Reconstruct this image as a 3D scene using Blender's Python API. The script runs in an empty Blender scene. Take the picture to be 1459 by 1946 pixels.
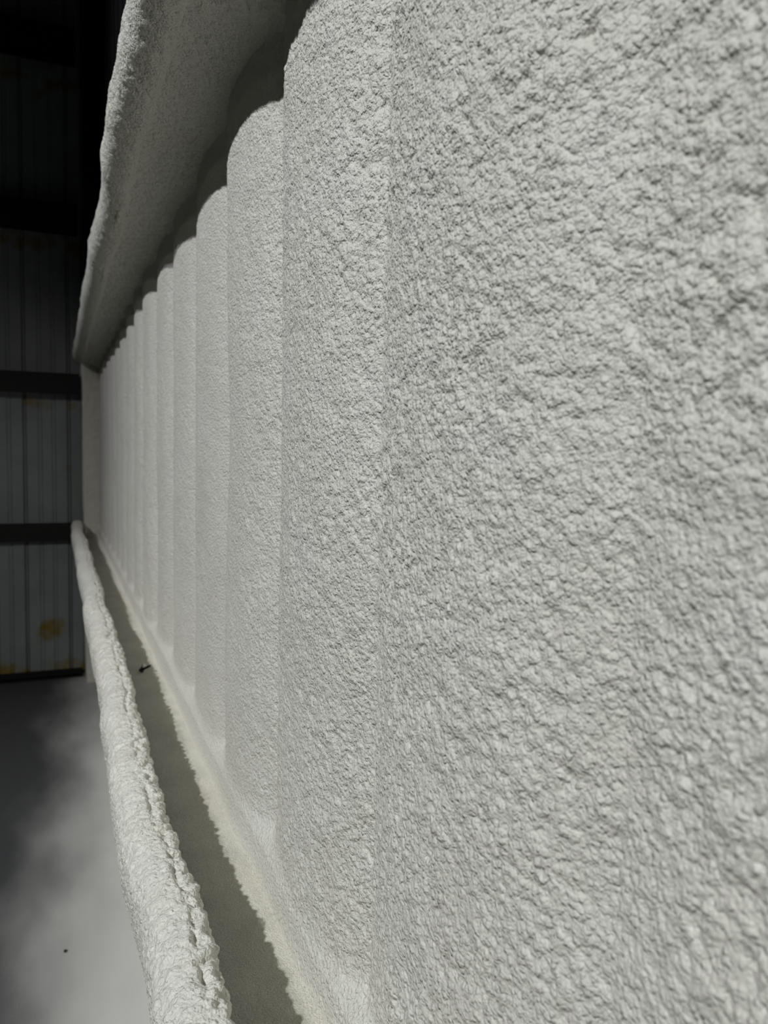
import bpy, math
import numpy as np
from mathutils import Matrix, Vector

C = bpy.context.scene.collection
scene = bpy.context.scene

# ------------------------------------------------------------------ camera
CAM_H = 1.463                       # lens height above the floor (m)
cam_data = bpy.data.cameras.new('camera')
cam = bpy.data.objects.new('camera', cam_data)
C.objects.link(cam)
cam_data.sensor_fit = 'VERTICAL'
cam_data.sensor_height = 36.0
cam_data.lens = 1460.0 * 36.0 / 1946.0
cam_data.clip_start = 0.02
cam_data.clip_end = 100
f, cx, cy = 1460.0, 729.5, 973.0
vy = np.array([110 - cx, 850 - cy, f]); vy /= np.linalg.norm(vy)          # direction along the wall
vd = np.array([345 - cx, 20243 - cy, f]); vd = vd - vy * (vd @ vy); vd /= np.linalg.norm(vd)
vx = np.cross(vd, vy)
R = np.stack([vx, vy, -vd])         # rows: world x, y, z in camera axes (right, down, forward)
m = Matrix(((R[0, 0], -R[0, 1], -R[0, 2], 0.0),
            (R[1, 0], -R[1, 1], -R[1, 2], 0.0),
            (R[2, 0], -R[2, 1], -R[2, 2], CAM_H),
            (0, 0, 0, 1)))
cam.matrix_world = m
cam_data.dof.use_dof = True
cam_data.dof.focus_distance = 0.72
cam_data.dof.aperture_fstop = 9.5
scene.camera = cam

# ------------------------------------------------------------------ world, lamp, exposure
world = bpy.data.worlds.new('dark_building')
scene.world = world
world.use_nodes = True
world.node_tree.nodes['Background'].inputs[0].default_value = (0.80, 0.85, 1.0, 1)
world.node_tree.nodes['Background'].inputs[1].default_value = 0.004

def spot(name, loc, aim, watts, col, size, blend, radius):
    ld = bpy.data.lights.new(name, 'SPOT')
    ld.energy = watts; ld.color = col
    ld.spot_size = math.radians(size); ld.spot_blend = blend; ld.shadow_soft_size = radius
    lamp = bpy.data.objects.new(name, ld)
    C.objects.link(lamp)
    lamp.location = loc
    lamp.rotation_euler = (Vector(aim) - Vector(loc)).to_track_quat('-Z', 'Y').to_euler()
    return lamp
# one flood lamp behind the photographer's left shoulder, a cooler one across the hall near the far end
spot('flood_lamp', (-5.0, -2.2, CAM_H + 4.8), (0.24, 0.15, CAM_H - 0.2), 1820, (0.95, 0.98, 1.0), 56, 1.0, 0.08)
spot('hall_lamp', (-6.0, 4.2, CAM_H + 5.5), (0.24, 2.0, CAM_H - 0.7), 720, (0.89, 0.88, 1.0), 52, 1.0, 0.09)

# added fill spot with no real source, brightens the far column and end wall
spot('corner_fill', (-1.7, -4.2, CAM_H + 1.5), (-0.15, 5.1, CAM_H - 1.0), 330, (1.0, 1.0, 0.94), 25, 1.0, 0.08)

scene.view_settings.view_transform = 'Standard'
scene.view_settings.look = 'None'
scene.view_settings.gamma = 1.0
scene.view_settings.exposure = 0.0
scene.view_settings.use_curve_mapping = False
scene.cycles.max_bounces = 8
scene.cycles.diffuse_bounces = 5

# ------------------------------------------------------------------ noise in numpy
def hash2(ix, iy, k):
    n = (ix.astype(np.int64) * 374761393 + iy.astype(np.int64) * 668265263 + k * 2147483647) & 0xFFFFFFFF
    n = ((n ^ (n >> 13)) * 1274126177) & 0xFFFFFFFF
    n = ((n ^ (n >> 16)) * 2246822519) & 0xFFFFFFFF
    n = n ^ (n >> 15)
    return (n & 0xFFFFFF).astype(np.float64) / 16777216.0

def vnoise(u, v, k=0):
    iu, iv = np.floor(u), np.floor(v)
    fu, fv = u - iu, v - iv
    iu = iu.astype(np.int64); iv = iv.astype(np.int64)
    su = fu * fu * fu * (fu * (fu * 6 - 15) + 10); sv = fv * fv * fv * (fv * (fv * 6 - 15) + 10)
    a = hash2(iu, iv, k); b = hash2(iu + 1, iv, k); c = hash2(iu, iv + 1, k); d = hash2(iu + 1, iv + 1, k)
    return (a + (b - a) * su) * (1 - sv) + (c + (d - c) * su) * sv - 0.5

def fbm(u, v, k=0, octaves=3):
    s = 0; a = 1.0
    for o in range(octaves):
        s = s + a * vnoise(u * 2 ** o + 17.3 * o, v * 2 ** o - 9.1 * o, k + o); a *= 0.5
    return s

def domes(u, v, k=0, soft=0.17):
    """rounded popcorn cells: softly merged paraboloids of random height round the cell points"""
    iu = np.floor(u).astype(np.int64); iv = np.floor(v).astype(np.int64)
    acc = np.zeros(u.shape)
    for a in (-1, 0, 1):
        for b in (-1, 0, 1):
            cu, cv = iu + a, iv + b
            px = cu + 0.1 + 0.8 * hash2(cu, cv, k); py = cv + 0.1 + 0.8 * hash2(cu, cv, k + 7)
            hgt = hash2(cu, cv, k + 13) * 0.6
            acc += np.exp((hgt - 1.2 * ((u - px) ** 2 + (v - py) ** 2)) / soft)
    return soft * np.log(acc)

def foam_height(u, v, k=0, big=1.0, fine=1.0):
    wu = u + 0.0022 * vnoise(u / 0.009, v / 0.009, k + 50)
    wv = v + 0.0022 * vnoise(u / 0.009, v / 0.009, k + 51)
    patch = np.clip(0.8 + 1.2 * fbm(u / 0.07, v / 0.07, k + 60, 2), 0.3, 1.6)
    h = 0.0023 * big * patch * domes(wu / 0.0100, wv / 0.0100, k)
    h = h + 0.0021 * fine * domes(wu / 0.0050, wv / 0.0050, k + 100) * np.clip(0.85 + vnoise(u / 0.025, v / 0.025, k + 61), 0.35, 1.4)
    h = h + 0.0024 * big * fbm(u / 0.024, v / 0.024, k + 300, 2)
    return h

# ------------------------------------------------------------------ mesh helpers
def link_mesh(name, verts, faces, mat, parent=None, smooth=True):
    me = bpy.data.meshes.new(name)
    me.from_pydata([tuple(p) for p in verts], [], faces)
    me.materials.append(mat)
    if smooth:
        me.polygons.foreach_set('use_smooth', [True] * len(me.polygons))
    me.update()
    o = bpy.data.objects.new(name, me)
    C.objects.link(o)
    if parent is not None:
        o.parent = parent
    return o

def grid_mesh(name, P, mat, parent=None, flip=False):
    """P: (nu, nv, 3) array -> one quad grid mesh"""
    nu, nv = P.shape[:2]
    idx = np.arange(nu * nv, dtype=np.int32).reshape(nu, nv)
    a, b, c, d = idx[:-1, :-1], idx[1:, :-1], idx[1:, 1:], idx[:-1, 1:]
    q = np.stack([a, d, c, b] if flip else [a, b, c, d], -1).reshape(-1, 4)
    me = bpy.data.meshes.new(name)
    me.vertices.add(nu * nv)
    me.vertices.foreach_set('co', P.reshape(-1).astype(np.float32))
    me.loops.add(q.size)
    me.loops.foreach_set('vertex_index', q.reshape(-1))
    me.polygons.add(len(q))
    me.polygons.foreach_set('loop_start', np.arange(0, q.size, 4, dtype=np.int32))
    me.polygons.foreach_set('use_smooth', np.ones(len(q), dtype=bool))
    me.materials.append(mat)
    me.update(calc_edges=True)
    o = bpy.data.objects.new(name, me)
    C.objects.link(o)
    if parent is not None:
        o.parent = parent
    return o

def normals(P):
    du = np.gradient(P, axis=0); dv = np.gradient(P, axis=1)
    n = np.cross(du, dv)
    return n / np.maximum(np.linalg.norm(n, axis=-1, keepdims=True), 1e-12)

def graded(segments):
    out = [np.array([segments[0][0]])]
    for a, b, s in segments:
        n = max(1, int(round((b - a) / s)))
        out.append(np.linspace(a, b, n + 1)[1:])
    return np.concatenate(out)

def prop(o, label=None, category=None, kind=None, group=None):
    if label: o['label'] = label
    if category: o['category'] = category
    if kind: o['kind'] = kind
    if group: o['group'] = group
    return o

def empty(name, loc, **kw):
    o = bpy.data.objects.new(name, None)
    o.empty_display_size = 0.1
    C.objects.link(o)
    o.location = loc
    return prop(o, **kw)

def box(name, lo, hi, mat, parent=None, bevel=0.0):
    (x0, y0, z0), (x1, y1, z1) = lo, hi
    v = [(x0, y0, z0), (x1, y0, z0), (x1, y1, z0), (x0, y1, z0), (x0, y0, z1), (x1, y0, z1), (x1, y1, z1), (x0, y1, z1)]
    fc = [(0, 3, 2, 1), (4, 5, 6, 7), (0, 1, 5, 4), (1, 2, 6, 5), (2, 3, 7, 6), (3, 0, 4, 7)]
    o = link_mesh(name, v, fc, mat, parent, smooth=False)
    if bevel:
        md = o.modifiers.new('bevel', 'BEVEL'); md.width = bevel; md.segments = 2
    return o

def extrude_x(name, prof, x0, x1, mat, parent=None):
    """closed (y, z) profile swept along x, with end caps"""
    n = len(prof)
    v = [(x0, y, z) for y, z in prof] + [(x1, y, z) for y, z in prof]
    fc = [(i, (i + 1) % n, n + (i + 1) % n, n + i) for i in range(n)]
    fc += [tuple(range(n))[::-1], tuple(range(n, 2 * n))]
    return link_mesh(name, v, fc, mat, parent, smooth=False)

# ------------------------------------------------------------------ materials
def new_mat(name):
    mt = bpy.data.materials.new(name)
    mt.use_nodes = True
    nt = mt.node_tree
    return mt, nt, nt.nodes['Principled BSDF']

def N(nt, typ, **kw):
    n = nt.nodes.new(typ)
    for k, v in kw.items():
        setattr(n, k, v)
    return n

def foam_material(name, col=(0.66, 0.652, 0.585), cells=1.0, bump=1.0, rough=0.45):
    mt, nt, bs = new_mat(name)
    tc = N(nt, 'ShaderNodeTexCoord')
    warp = N(nt, 'ShaderNodeTexNoise'); warp.inputs['Scale'].default_value = 160
    warp.inputs['Detail'].default_value = 1
    nt.links.new(tc.outputs['Object'], warp.inputs['Vector'])
    mixv = N(nt, 'ShaderNodeVectorMath', operation='MULTIPLY_ADD')
    mixv.inputs[1].default_value = (0.003, 0.003, 0.003)
    nt.links.new(warp.outputs['Color'], mixv.inputs[0]); nt.links.new(tc.outputs['Object'], mixv.inputs[2])
    last = None
    for sc, st, ds in ((230 * cells, 0.8 * bump, 0.0013), (480 * cells, 0.85 * bump, 0.0007)):
        vo = N(nt, 'ShaderNodeTexVoronoi', feature='F1')
        vo.inputs['Scale'].default_value = sc
        nt.links.new(mixv.outputs[0], vo.inputs['Vector'])
        sq = N(nt, 'ShaderNodeMath', operation='MULTIPLY')          # round granule: (1 - (d/0.8)^2)^2
        nt.links.new(vo.outputs['Distance'], sq.inputs[0]); nt.links.new(vo.outputs['Distance'], sq.inputs[1])
        iv = N(nt, 'ShaderNodeMath', operation='MULTIPLY_ADD', use_clamp=True); iv.inputs[1].default_value = -1.56; iv.inputs[2].default_value = 1.0
        nt.links.new(sq.outputs[0], iv.inputs[0])
        inv = N(nt, 'ShaderNodeMath', operation='MULTIPLY')
        nt.links.new(iv.outputs[0], inv.inputs[0]); nt.links.new(iv.outputs[0], inv.inputs[1])
        b = N(nt, 'ShaderNodeBump'); b.inputs['Strength'].default_value = min(1.0, st); b.inputs['Distance'].default_value = ds
        nt.links.new(inv.outputs[0], b.inputs['Height'])
        if last: nt.links.new(last.outputs[0], b.inputs['Normal'])
        last = b
    nt.links.new(last.outputs[0], bs.inputs['Normal'])
    cn = N(nt, 'ShaderNodeTexNoise'); cn.inputs['Scale'].default_value = 9; cn.inputs['Detail'].default_value = 3
    nt.links.new(tc.outputs['Object'], cn.inputs['Vector'])
    rp = N(nt, 'ShaderNodeValToRGB')
    rp.color_ramp.elements[0].position = 0.35; rp.color_ramp.elements[1].position = 0.7
    rp.color_ramp.elements[0].color = (col[0] * 0.96, col[1] * 0.955, col[2] * 0.93, 1)
    rp.color_ramp.elements[1].color = (col[0], col[1], col[2], 1)
    nt.links.new(cn.outputs['Fac'], rp.inputs['Fac'])
    nt.links.new(rp.outputs['Color'], bs.inputs['Base Color'])
    bs.inputs['Roughness'].default_value = rough
    bs.inputs['Specular IOR Level'].default_value = 0.45
    return mt

MAT_FOAM = foam_material('sprayed_foam')
MAT_LEDGE = foam_material('graded_foam', col=(0.68, 0.66, 0.565), cells=1.9, bump=0.55, rough=0.8)
MAT_LIP = foam_material('nodular_foam', col=(0.70, 0.692, 0.62), cells=0.9, bump=1.0, rough=0.42)

def grade_ledge(mt):
    # base colour grades from pale at the wall side to darker behind the lip
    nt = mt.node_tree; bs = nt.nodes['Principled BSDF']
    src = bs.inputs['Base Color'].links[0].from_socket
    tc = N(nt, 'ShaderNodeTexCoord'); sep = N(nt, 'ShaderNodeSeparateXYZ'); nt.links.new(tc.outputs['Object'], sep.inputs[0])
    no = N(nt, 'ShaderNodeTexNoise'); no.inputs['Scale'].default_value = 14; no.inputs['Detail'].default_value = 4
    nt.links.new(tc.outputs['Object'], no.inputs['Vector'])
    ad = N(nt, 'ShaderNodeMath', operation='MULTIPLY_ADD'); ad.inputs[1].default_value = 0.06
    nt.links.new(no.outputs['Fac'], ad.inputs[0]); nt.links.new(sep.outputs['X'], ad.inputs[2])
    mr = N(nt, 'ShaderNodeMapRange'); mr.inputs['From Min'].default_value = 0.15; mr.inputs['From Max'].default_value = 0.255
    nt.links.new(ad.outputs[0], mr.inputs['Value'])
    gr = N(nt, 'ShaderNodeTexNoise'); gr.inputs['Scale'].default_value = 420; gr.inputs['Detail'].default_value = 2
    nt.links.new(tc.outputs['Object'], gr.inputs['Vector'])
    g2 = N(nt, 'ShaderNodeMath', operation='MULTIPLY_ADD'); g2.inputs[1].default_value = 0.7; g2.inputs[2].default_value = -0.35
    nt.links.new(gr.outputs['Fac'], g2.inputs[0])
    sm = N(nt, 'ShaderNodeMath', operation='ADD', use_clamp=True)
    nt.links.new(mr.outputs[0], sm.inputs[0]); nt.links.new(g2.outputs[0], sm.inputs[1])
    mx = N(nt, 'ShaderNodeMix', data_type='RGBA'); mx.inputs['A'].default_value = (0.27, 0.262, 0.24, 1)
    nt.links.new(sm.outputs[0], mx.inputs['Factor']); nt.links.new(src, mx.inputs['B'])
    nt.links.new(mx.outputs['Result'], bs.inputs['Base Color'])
grade_ledge(MAT_LEDGE)

def floor_material():
    mt, nt, bs = new_mat('dusted_concrete')
    tc = N(nt, 'ShaderNodeTexCoord')
    sep = N(nt, 'ShaderNodeSeparateXYZ'); nt.links.new(tc.outputs['Object'], sep.inputs[0])
    n1 = N(nt, 'ShaderNodeTexNoise'); n1.inputs['Scale'].default_value = 2.2; n1.inputs['Detail'].default_value = 3
    n1.inputs['Roughness'].default_value = 0.45
    mp = N(nt, 'ShaderNodeMapping'); mp.inputs['Scale'].default_value = (1.6, 0.7, 1)
    nt.links.new(tc.outputs['Object'], mp.inputs['Vector']); nt.links.new(mp.outputs[0], n1.inputs['Vector'])
    # overspray drift: thick beside the wall, thinning into the room and toward the far end
    a = N(nt, 'ShaderNodeMath', operation='MULTIPLY_ADD'); a.inputs[1].default_value = 2.3; a.inputs[2].default_value = 0.93
    nt.links.new(sep.outputs['X'], a.inputs[0])
    b = N(nt, 'ShaderNodeMath', operation='MULTIPLY_ADD'); b.inputs[1].default_value = -0.165
    nt.links.new(sep.outputs['Y'], b.inputs[0]); nt.links.new(a.outputs[0], b.inputs[2])
    c = N(nt, 'ShaderNodeMath', operation='MULTIPLY_ADD'); c.inputs[1].default_value = 0.9
    nt.links.new(n1.outputs['Fac'], c.inputs[0]); nt.links.new(b.outputs[0], c.inputs[2])
    d = N(nt, 'ShaderNodeMapRange'); d.inputs['From Min'].default_value = 0.35; d.inputs['From Max'].default_value = 1.55
    d.interpolation_type = 'SMOOTHSTEP'
    nt.links.new(c.outputs[0], d.inputs['Value'])
    grain = N(nt, 'ShaderNodeTexNoise'); grain.inputs['Scale'].default_value = 260; grain.inputs['Detail'].default_value = 2
    nt.links.new(tc.outputs['Object'], grain.inputs['Vector'])
    g = N(nt, 'ShaderNodeMath', operation='MULTIPLY_ADD'); g.inputs[1].default_value = 0.16; g.inputs[2].default_value = -0.08
    nt.links.new(grain.outputs['Fac'], g.inputs[0])
    e = N(nt, 'ShaderNodeMath', operation='ADD', use_clamp=True)
    nt.links.new(d.outputs[0], e.inputs[0]); nt.links.new(g.outputs[0], e.inputs[1])
    mx = N(nt, 'ShaderNodeMix', data_type='RGBA')
    mx.inputs['A'].default_value = (0.055, 0.056, 0.056, 1)
    mx.inputs['B'].default_value = (0.66, 0.65, 0.60, 1)
    nt.links.new(e.outputs[0], mx.inputs['Factor'])
    nt.links.new(mx.outputs['Result'], bs.inputs['Base Color'])
    bs.inputs['Roughness'].default_value = 0.75
    bs.inputs['Specular IOR Level'].default_value = 0.25
    bp = N(nt, 'ShaderNodeBump'); bp.inputs['Strength'].default_value = 0.3; bp.inputs['Distance'].default_value = 0.002
    nt.links.new(grain.outputs['Fac'], bp.inputs['Height']); nt.links.new(bp.outputs[0], bs.inputs['Normal'])
    return mt
MAT_FLOOR = floor_material()

def steel_material(name, col, rough, metallic, rust=0.0, zbands=()):
    mt, nt, bs = new_mat(name)
    tc = N(nt, 'ShaderNodeTexCoord')
    n1 = N(nt, 'ShaderNodeTexNoise'); n1.inputs['Scale'].default_value = 5; n1.inputs['Detail'].default_value = 4
    nt.links.new(tc.outputs['Object'], n1.inputs['Vector'])
    rp = N(nt, 'ShaderNodeValToRGB')
    rp.color_ramp.elements[0].position = 0.3; rp.color_ramp.elements[1].position = 0.75
    rp.color_ramp.elements[0].color = tuple(c * 0.8 for c in col) + (1,)
    rp.color_ramp.elements[1].color = tuple(col) + (1,)
    nt.links.new(n1.outputs['Fac'], rp.inputs['Fac'])
    out = rp.outputs['Color']
    if rust:
        sep = N(nt, 'ShaderNodeSeparateXYZ'); nt.links.new(tc.outputs['Object'], sep.inputs[0])
        n2 = N(nt, 'ShaderNodeTexNoise'); n2.inputs['Scale'].default_value = 6.5; n2.inputs['Detail'].default_value = 5
        nt.links.new(tc.outputs['Object'], n2.inputs['Vector'])
        total = None
        for z, w, amp in zbands:                       # rusty, foam-spattered bands along the laps and the base
            s = N(nt, 'ShaderNodeMath', operation='SUBTRACT'); s.inputs[1].default_value = z
            nt.links.new(sep.outputs['Z'], s.inputs[0])
            ab = N(nt, 'ShaderNodeMath', operation='ABSOLUTE'); nt.links.new(s.outputs[0], ab.inputs[0])
            mr = N(nt, 'ShaderNodeMapRange'); mr.inputs['From Min'].default_value = w; mr.inputs['From Max'].default_value = 0.0
            mr.inputs['To Max'].default_value = amp
            nt.links.new(ab.outputs[0], mr.inputs['Value'])
            if total is None: total = mr.outputs[0]
            else:
                ad = N(nt, 'ShaderNodeMath', operation='MAXIMUM')
                nt.links.new(total, ad.inputs[0]); nt.links.new(mr.outputs[0], ad.inputs[1]); total = ad.outputs[0]
        # one rust blister low on the sheet nearest the corner
        dv = N(nt, 'ShaderNodeVectorMath', operation='DISTANCE')
        sc = N(nt, 'ShaderNodeVectorMath', operation='MULTIPLY'); sc.inputs[1].default_value = (1.0, 0.0, 0.75)
        nt.links.new(tc.outputs['Object'], sc.inputs[0]); nt.links.new(sc.outputs[0], dv.inputs[0])
        dv.inputs[1].default_value = (-0.035, 0.0, 0.29 * 0.75)
        mr = N(nt, 'ShaderNodeMapRange'); mr.inputs['From Min'].default_value = 0.15; mr.inputs['From Max'].default_value = 0.02
        mr.inputs['To Max'].default_value = 0.58
        nt.links.new(dv.outputs['Value'], mr.inputs['Value'])
        ad = N(nt, 'ShaderNodeMath', operation='MAXIMUM')
        nt.links.new(total, ad.inputs[0]); nt.links.new(mr.outputs[0], ad.inputs[1])
        s2 = N(nt, 'ShaderNodeMath', operation='ADD'); nn = N(nt, 'ShaderNodeMath', operation='MULTIPLY_ADD'); nn.inputs[1].default_value = 1.7; nn.inputs[2].default_value = -0.35
        nt.links.new(n2.outputs['Fac'], nn.inputs[0])
        nt.links.new(ad.outputs[0], s2.inputs[0]); nt.links.new(nn.outputs[0], s2.inputs[1])
        m2 = N(nt, 'ShaderNodeMapRange'); m2.inputs['From Min'].default_value = 0.82; m2.inputs['From Max'].default_value = 1.08
        nt.links.new(s2.outputs[0], m2.inputs['Value'])
        mx = N(nt, 'ShaderNodeMix', data_type='RGBA')
        mx.inputs['B'].default_value = (0.20, 0.145, 0.04, 1)
        nt.links.new(m2.outputs[0], mx.inputs['Factor']); nt.links.new(out, mx.inputs['A'])
        out = mx.outputs['Result']
    nt.links.new(out, bs.inputs['Base Color'])
    bs.inputs['Roughness'].default_value = rough
    bs.inputs['Metallic'].default_value = metallic
    bs.inputs['Specular IOR Level'].default_value = 0.2
    return mt

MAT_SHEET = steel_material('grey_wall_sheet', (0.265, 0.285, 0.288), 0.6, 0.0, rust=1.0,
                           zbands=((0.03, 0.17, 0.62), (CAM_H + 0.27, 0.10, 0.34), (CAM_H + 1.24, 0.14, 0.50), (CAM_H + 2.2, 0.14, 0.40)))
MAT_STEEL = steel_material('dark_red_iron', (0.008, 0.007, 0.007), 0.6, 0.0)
MAT_SCREW = steel_material('blackened_screw', (0.03, 0.028, 0.026), 0.5, 0.4)

# ------------------------------------------------------------------ the foam-sprayed side wall
H = CAM_H
Y0, Y1 = -1.2, 5.12
PITCH, FIRST = 0.3045, 0.284
ledge_z = -0.530

def wall_x(y, z):
    """distance of the bare (undimpled) foam face from the lens axis; z is relative to the lens"""
    wob = 0.006 * fbm(z / 0.5, y / 0.3, 5, 2)
    u = (y + wob - FIRST) / PITCH
    k = np.floor(u); t = u - k
    kk = k.astype(np.int64)
    amp = (0.0165 + 0.007 * (hash2(kk, kk * 0 + 3, 1) - 0.5)) * np.where(kk < 0, 0.5, 1.0)
    shape = 1 - np.abs(2 * t - 1) ** 2.6
    skew = 0.10 * (hash2(kk, kk * 0 + 5, 2) - 0.5)
    x = 0.246 - amp * (shape + skew * np.sin(2 * np.pi * t)) - 0.005 * fbm(y / 0.22, z / 0.30, 8, 2)
    # foam banked up against the ledge below and the girt above
    wav = 0.012 * fbm(y / 0.16, y * 0 + 0.3, 21, 2)
    zb = z - ledge_z + wav
    band = 0.221 + 0.10 * np.maximum(zb, 0) + 5.0 * np.maximum(zb - 0.04, 0) ** 1.5
    s = 0.005
    x = -s * np.logaddexp(-x / s, -band / s)
    zt = 0.495 - z + 0.01 * fbm(y / 0.13, y * 0 + 7.7, 23, 2)
    band2 = 0.236 + 0.5 * np.maximum(zt, 0) + 4.0 * np.maximum(zt - 0.015, 0) ** 1.5
    s = 0.003
    x = -s * np.logaddexp(-x / s, -band2 / s)
    return x

ys = graded([(Y0, 0.12, 0.02), (0.12, 0.62, 0.0012), (0.62, 1.2, 0.0019), (1.2, 2.4, 0.004), (2.4, Y1, 0.010)])
zs = np.linspace(-0.545, 0.525, 720)
YY, ZZ = np.meshgrid(ys, zs, indexing='ij')
P = np.stack([wall_x(YY, ZZ), YY, ZZ + H], -1)
nrm = normals(P); nrm *= np.sign(-nrm[..., :1])
low = np.clip((-0.465 - ZZ) / 0.03, 0, 1)
P = P + nrm * (foam_height(YY, ZZ, 0, 1.0, np.clip((1.7 - YY) / 1.0, 0.4, 1.0)) * np.clip((1.6 - YY) / 1.05, 0.42, 1.0) * (1 - 0.45 * low))[..., None]
wall_right = grid_mesh('wall_right', P, MAT_FOAM, flip=True)
prop(wall_right, kind='structure', label='white sprayed foam side wall with soft vertical ribs between the two foam-coated girts', category='wall')

for za, zb in ((-CAM_H, -0.60),):
    yq = np.linspace(Y0, Y1, 640); zq = np.linspace(za, zb, 120)
    A, B = np.meshgrid(yq, zq, indexing='ij')
    u = (A - FIRST) / PITCH; t = u - np.floor(u)
    Q = np.stack([0.246 - 0.021 * (1 - np.abs(2 * t - 1) ** 2.3) + 0.004 * fbm(A / 0.03, B / 0.03, 9, 2), A, B + H], -1)
    grid_mesh('foam_bay', Q, MAT_FOAM, wall_right, flip=True)

# ------------------------------------------------------------------ profile sweeps for the coated girts
def sweep(name, ysamp, prof, mat, parent, k, big, fine, wander, gain=None, flip=False, step=0.0014):
    """prof: list of (x, z) corner points relative to the lens, resampled evenly; swept along y with foam relief"""
    prof = np.array(prof, float)
    seg = np.linalg.norm(np.diff(prof, axis=0), axis=1); L = np.concatenate([[0], np.cumsum(seg)])
    n = int(L[-1] / step) + 2
    s = np.linspace(0, L[-1], n)
    px = np.interp(s, L, prof[:, 0]); pz = np.interp(s, L, prof[:, 1])
    # round the corners
    for _ in range(12):
        px[1:-1] = (px[:-2] + 2 * px[1:-1] + px[2:]) / 4; pz[1:-1] = (pz[:-2] + 2 * pz[1:-1] + pz[2:]) / 4
    YY, SS = np.meshgrid(ysamp, s, indexing='ij')
    P = np.stack([np.broadcast_to(px, YY.shape), YY, np.broadcast_to(pz, YY.shape) + H], -1).copy()
    P[..., 0] += wander * fbm(YY / 0.26, YY * 0 + k, 70 + k, 3)
    P[..., 2] += 0.7 * wander * fbm(YY / 0.3, YY * 0 + k + 4, 80 + k, 3)
    nr = normals(P)
    ctr = np.array([prof[:, 0].mean(), 0, prof[:, 1].mean() + H])
    if flip: nr = -nr
    g = foam_height(YY, SS + 3.0 * k, 10 + k, big, fine)
    if gain is not None:
        g = g + gain(YY, SS, s, L)
    P = P + nr * g[..., None]
    return grid_mesh(name, P, mat, parent, flip=flip)

ylip = graded([(-0.3, 0.5, 0.012), (0.5, 1.3, 0.0016), (1.3, 2.4, 0.004), (2.4, 5.035, 0.010)])

# lower girt: ledge + rolled lip
lower = empty('foam_girt', (0.15, 0, H - 0.53),
              label='lower foam-coated wall girt, its ledge edged by a bright knobbly rolled lip', category='girt')
def kids(o, parent):
    o.matrix_parent_inverse = parent.matrix_basis.inverted()
lower_inv = Matrix.Translation(lower.location).inverted()

lip_prof = [(0.104, -0.545), (0.111, -0.49), (0.123, -0.466), (0.1245, -0.454), (0.118, -0.446), (0.104, -0.441), (0.090, -0.444), (0.077, -0.452),
            (0.068, -0.466), (0.066, -0.485), (0.072, -0.53), (0.084, -0.585), (0.11, -0.598), (0.235, -0.598)]
def lip_gain(YY, SS, s, L):
    # popcorn nodules on the inner shoulder, a ragged split along the crest, wrinkles on the outer side
    S = SS - 0.092                       # arc length measured from the inner edge of the roll
    line = 0.025 + 0.007 * fbm(YY / 0.06, YY * 0 + 2.5, 31, 3)
    d = (S - line) / 0.0032
    crack = -0.0050 * np.exp(-d * d) * np.clip(0.35 + 2.4 * fbm(YY / 0.035, YY * 0 + 8.5, 33, 2), 0, 1.5)
    wu = YY + 0.003 * vnoise(YY / 0.008, SS / 0.008, 41); wv = SS + 0.003 * vnoise(YY / 0.008, SS / 0.008, 42)
    nod = 0.0085 * (domes(wu / 0.0100, wv / 0.0100, 44) - 0.1) * np.exp(-((S - 0.012) / 0.020) ** 2)
    wr = 0.0040 * vnoise(wu / 0.006, wv / 0.012, 47) * np.exp(-((S - 0.055) / 0.028) ** 2)
    return crack + nod + wr
lip = sweep('lip', ylip, lip_prof, MAT_LIP, lower, 1, 0.75, 1.0, 0.010, gain=lip_gain, flip=False, step=0.0015)
lip.matrix_parent_inverse = lower_inv
lip['label'] = 'rolled foam lip, knobbly along its inner shoulder'
yl = graded([(-0.3, 0.45, 0.02), (0.45, 1.3, 0.003), (1.3, 5.03, 0.012)])
xl = np.linspace(0.085, 0.238, 60)
A, B = np.meshgrid(yl, xl, indexing='ij')
Z = ledge_z + 0.004 * fbm(A / 0.12, B / 0.12, 90, 3) + 0.0008 * domes(A / 0.008, B / 0.008, 92)
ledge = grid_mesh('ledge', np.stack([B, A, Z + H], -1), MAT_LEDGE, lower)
ledge.matrix_parent_inverse = lower_inv
ledge['label'] = 'cream ledge surface'

# upper girt: underside + outer rim
upper = empty('foam_girt', (0.15, 0, H + 0.56),
              label='upper foam-coated wall girt overhanging the wall, its underside in shade', category='girt')
upper_inv = Matrix.Translation(upper.location).inverted()
yu = graded([(-0.3, 0.7, 0.015), (0.7, 1.6, 0.0024), (1.6, 2.8, 0.005), (2.8, 5.035, 0.010)])
rim_prof = [(0.235, 0.615), (0.12, 0.615), (0.096, 0.605), (0.0885, 0.583), (0.0885, 0.552), (0.093, 0.535), (0.102, 0.524), (0.116, 0.516), (0.132, 0.511), (0.142, 0.513)]
rim = sweep('rim', yu, rim_prof, MAT_FOAM, upper, 3, 0.9, 0.8, 0.012, flip=False, step=0.0022)
rim.matrix_parent_inverse = upper_inv
rim['label'] = 'thin bright outer rim'
soff_prof = [(0.120, 0.522), (0.128, 0.511), (0.136, 0.515), (0.17, 0.511), (0.20, 0.504), (0.226, 0.493), (0.246, 0.480)]
soff = sweep('underside', yu, soff_prof, MAT_FOAM, upper, 4, 1.2, 1.0, 0.004, flip=False, step=0.0022)
soff.matrix_parent_inverse = upper_inv

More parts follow.
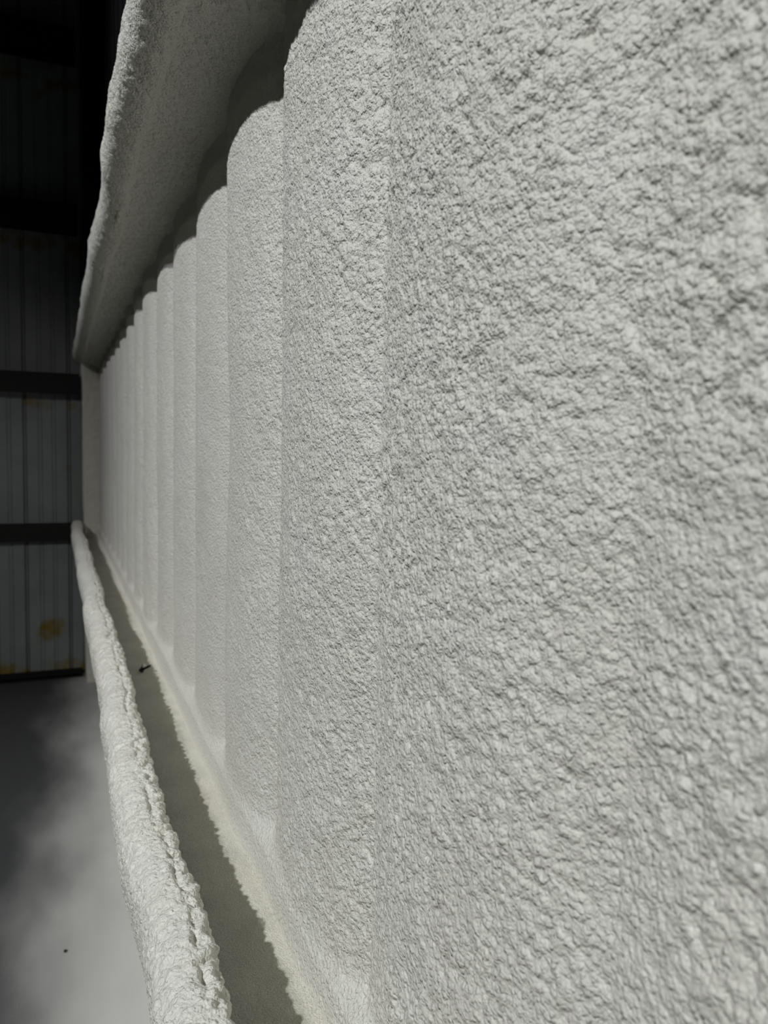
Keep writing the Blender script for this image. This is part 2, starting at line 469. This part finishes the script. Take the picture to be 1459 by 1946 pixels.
# column where the girts end: foam-coated up to the upper girt, bare steel above it
col = empty('foam_column', (0.19, 5.15, 0), label='foam-coated column standing in the far corner where both foam girts end', category='column')
col_inv = Matrix.Translation(col.location).inverted()
def column(name, prof, z0, z1, mat, relief):
    prof = np.array(prof); seg = np.linalg.norm(np.diff(prof, axis=0), axis=1); L = np.concatenate([[0], np.cumsum(seg)])
    s = np.linspace(0, L[-1], 70)
    px = np.interp(s, L, prof[:, 0]); py = np.interp(s, L, prof[:, 1])
    z = np.linspace(z0, z1, 300)
    A, B = np.meshgrid(z, s, indexing='ij')
    P = np.stack([np.broadcast_to(px, A.shape), np.broadcast_to(py, A.shape), A], -1).copy()
    P[..., 0] += relief * (1.5 * fbm(A / 0.4, A * 0 + 1, 95, 2) + 2.5 * np.clip(1 - A / 1.2, 0, 1) * (px < 0.2))
    n = normals(P)
    P = P + n * (-0.75 * relief * fbm(A / 0.02, B / 0.02, 96, 2))[..., None]
    o = grid_mesh(name, P, mat, col, flip=True)
    o.matrix_parent_inverse = col_inv
    return o
column('foam_coat', [(0.26, 5.050), (0.20, 5.046), (0.150, 5.050), (0.138, 5.062), (0.135, 5.10), (0.138, 5.20), (0.15, 5.235), (0.26, 5.24)],
       0, CAM_H + 0.59, MAT_FOAM, 0.004)
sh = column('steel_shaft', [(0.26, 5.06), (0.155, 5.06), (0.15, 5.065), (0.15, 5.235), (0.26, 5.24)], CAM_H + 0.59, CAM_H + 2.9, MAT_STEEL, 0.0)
sh['label'] = 'bare dark steel above the foam'

# ------------------------------------------------------------------ floor
fl = bpy.data.objects.new('floor', None)
yf = np.linspace(-4, 5.6, 25); xf = np.linspace(-6, 0.5, 17)
A, B = np.meshgrid(xf, yf, indexing='ij')
floor = grid_mesh('floor', np.stack([A, B, A * 0], -1), MAT_FLOOR)
prop(floor, kind='structure', label='grey concrete floor whitened with foam overspray beside the wall', category='floor')
bpy.data.objects.remove(fl)

# ------------------------------------------------------------------ far end wall of ribbed sheets
YE = 5.25
RP = 0.2527                              # rib pitch; a rib groove at x = 0.064 and at -0.1885
wall_back = empty('wall_back', (0, YE, 0), kind='structure', category='wall',
                  label='dim grey ribbed metal end wall crossed by dark girts')
def sheet_profile(x0, n):
    """n rib pitches from x0: broad flats, a deep groove at each pitch, two shallow ones between"""
    pts = []
    for i in range(n):
        a = x0 + i * RP
        for dx, dy in ((0.000, 0.030), (0.004, 0.030), (0.012, 0.0), (0.074, 0.0), (0.081, 0.009), (0.093, 0.009), (0.100, 0.0),
                       (0.152, 0.0), (0.159, 0.009), (0.171, 0.009), (0.178, 0.0), (0.2407, 0.0), (0.2487, 0.030)):
            pts.append((a + dx, dy))
    pts.append((x0 + n * RP, 0.030))
    return pts
edges = [0.0645 + 0.5 * RP * 0 - RP * 3 * i for i in range(0, 9)]
zlo, zhi = 0.030, CAM_H + 2.9
def sheet(x0, n):
    pr = sheet_profile(x0, n)
    zz = [zlo, zhi]
    v = [(x, y, z) for z in zz for x, y in pr]
    k = len(pr)
    fc = [(i, i + 1, k + i + 1, k + i) for i in range(k - 1)]
    return link_mesh('panel', v, fc, MAT_SHEET, wall_back, smooth=False)
sheet(0.0645, 1)
for i in range(1, 9):
    sheet(0.0645 - 3 * RP * i, 3)

# above the upper foam girt the side wall is bare ribbed sheet
def side_sheet(y0, n):
    pr = [(0.262 + dy, a) for a, dy in sheet_profile(y0, n)]
    v = [(x, y, z) for z in (H + 0.59, H + 2.9) for x, y in pr]
    k = len(pr)
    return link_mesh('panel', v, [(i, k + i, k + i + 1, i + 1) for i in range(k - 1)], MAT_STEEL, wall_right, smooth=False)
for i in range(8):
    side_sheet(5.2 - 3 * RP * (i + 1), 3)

# girts of the end wall (cee sections seen edge on) ; z relative to the lens
def end_girt(z0, z1, label):
    g = empty('steel_girt', (-2.0, 5.15, H + z0), label=label, category='girt', group=None)
    inv = Matrix.Translation(g.location).inverted()
    x0, x1, t = -6.0, 0.125, 0.004
    a, b = 5.056, 5.246
    parts = (('web', [(a + 0.0, z1 - t), (b, z1 - t), (b, z1), (a, z1)]),
             ('flange', [(a, z0), (a + t, z0), (a + t, z1 - t), (a, z1 - t)]),
             ('flange', [(b - t, z0 + 0.03), (b, z0 + 0.03), (b, z1 - t), (b - t, z1 - t)]))
    for nm, pr in parts:
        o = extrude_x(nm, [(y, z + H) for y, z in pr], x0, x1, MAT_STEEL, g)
        o.matrix_parent_inverse = inv
    return g
end_girt(-0.570, -0.475, 'dark steel girt across the end wall at the height of the lower foam girt')
end_girt(0.319, 0.445, 'dark steel girt across the end wall just below the upper foam girt tip')
end_girt(1.274, 1.442, 'dark steel girt across the end wall, third one up from the floor')
end_girt(2.280, 2.450, 'dark steel girt highest on the end wall, almost lost in the dark')

ba = extrude_x('trim_1', [(5.20, 0.0), (5.255, 0.0), (5.255, 0.045), (5.245, 0.045), (5.245, 0.006), (5.20, 0.006)], -6, 0.13, MAT_STEEL)
prop(ba, kind='structure', label='black steel base angle under the end wall sheets', category='trim')

# ------------------------------------------------------------------ small things
# dark screw lying across the shadow line on the ledge
def tube(pts, rad, nseg=10):
    v, fc = [], []
    pts = [Vector(p) for p in pts]
    for i, p in enumerate(pts):
        d = (pts[min(i + 1, len(pts) - 1)] - pts[max(i - 1, 0)]).normalized()
        a = d.orthogonal().normalized(); b = d.cross(a)
        for k in range(nseg):
            t = 2 * math.pi * k / nseg
            v.append(p + (a * math.cos(t) + b * math.sin(t)) * rad[i])
    for i in range(len(pts) - 1):
        for k in range(nseg):
            fc.append((i * nseg + k, i * nseg + (k + 1) % nseg, (i + 1) * nseg + (k + 1) % nseg, (i + 1) * nseg + k))
    fc.append(tuple(range(nseg))[::-1]); fc.append(tuple(range((len(pts) - 1) * nseg, len(pts) * nseg)))
    return v, fc
sc = empty('screw', (0.183, 1.868, H + ledge_z + 0.004), label='small dark screw lying on the ledge at the edge of the lip shadow', category='screw')
inv = Matrix.Translation(sc.location).inverted()
bx, by, bz = sc.location
pts = [(bx - 0.004 + 0.0009 * i, by - 0.0006 * i, bz + 0.004 + 0.0006 * i) for i in range(21)]
rad = [0.0026 + (0.0007 if i % 2 else 0) - (0.002 * max(0, i - 17) / 3) for i in range(21)]
o = link_mesh('shank', *tube(pts, rad), MAT_SCREW, sc); o.matrix_parent_inverse = inv
hp = [(bx - 0.011, by + 0.0034, bz + 0.0014), (bx - 0.0095, by + 0.0027, bz + 0.002), (bx - 0.0065, by + 0.0013, bz + 0.003), (bx - 0.006, by + 0.001, bz + 0.003), (bx - 0.0045, by, bz + 0.0035)]
o = link_mesh('head', *tube(hp, [0.003, 0.0045, 0.005, 0.0075, 0.0075], 6), MAT_SCREW, sc, smooth=False); o.matrix_parent_inverse = inv

def lump(name, loc, size, mat, seed, label, cat):
    th = np.linspace(0, math.pi, 10); ph = np.linspace(0, 2 * math.pi, 17)[:-1]
    v = []
    for t in th:
        for p in ph:
            q = 1 + 0.7 * float(vnoise(np.array([2.1 * math.sin(t) * math.cos(p) + seed + 5]), np.array([2.1 * math.sin(t) * math.sin(p) + 2 * math.cos(t) + 9]), seed)[0])
            v.append((loc[0] + size[0] * q * math.sin(t) * math.cos(p), loc[1] + size[1] * q * math.sin(t) * math.sin(p), loc[2] + size[2] * (0.8 + q * math.cos(t))))
    fc = [(i * 16 + k, i * 16 + (k + 1) % 16, (i + 1) * 16 + (k + 1) % 16, (i + 1) * 16 + k) for i in range(9) for k in range(16)]
    o = link_mesh(name, v, fc, mat)
    return prop(o, label=label, category=cat)
lump('foam_crumb', (0.1835, 1.893, H + ledge_z + 0.002), (0.006, 0.009, 0.007), MAT_LIP, 3, 'white foam crumb beside the dark screw on the ledge', 'crumb')
lump('debris_chip', (0.004, 2.314, 0.0005), (0.0045, 0.006, 0.003), MAT_SCREW, 8, 'tiny dark chip of debris lying on the pale floor', 'debris')
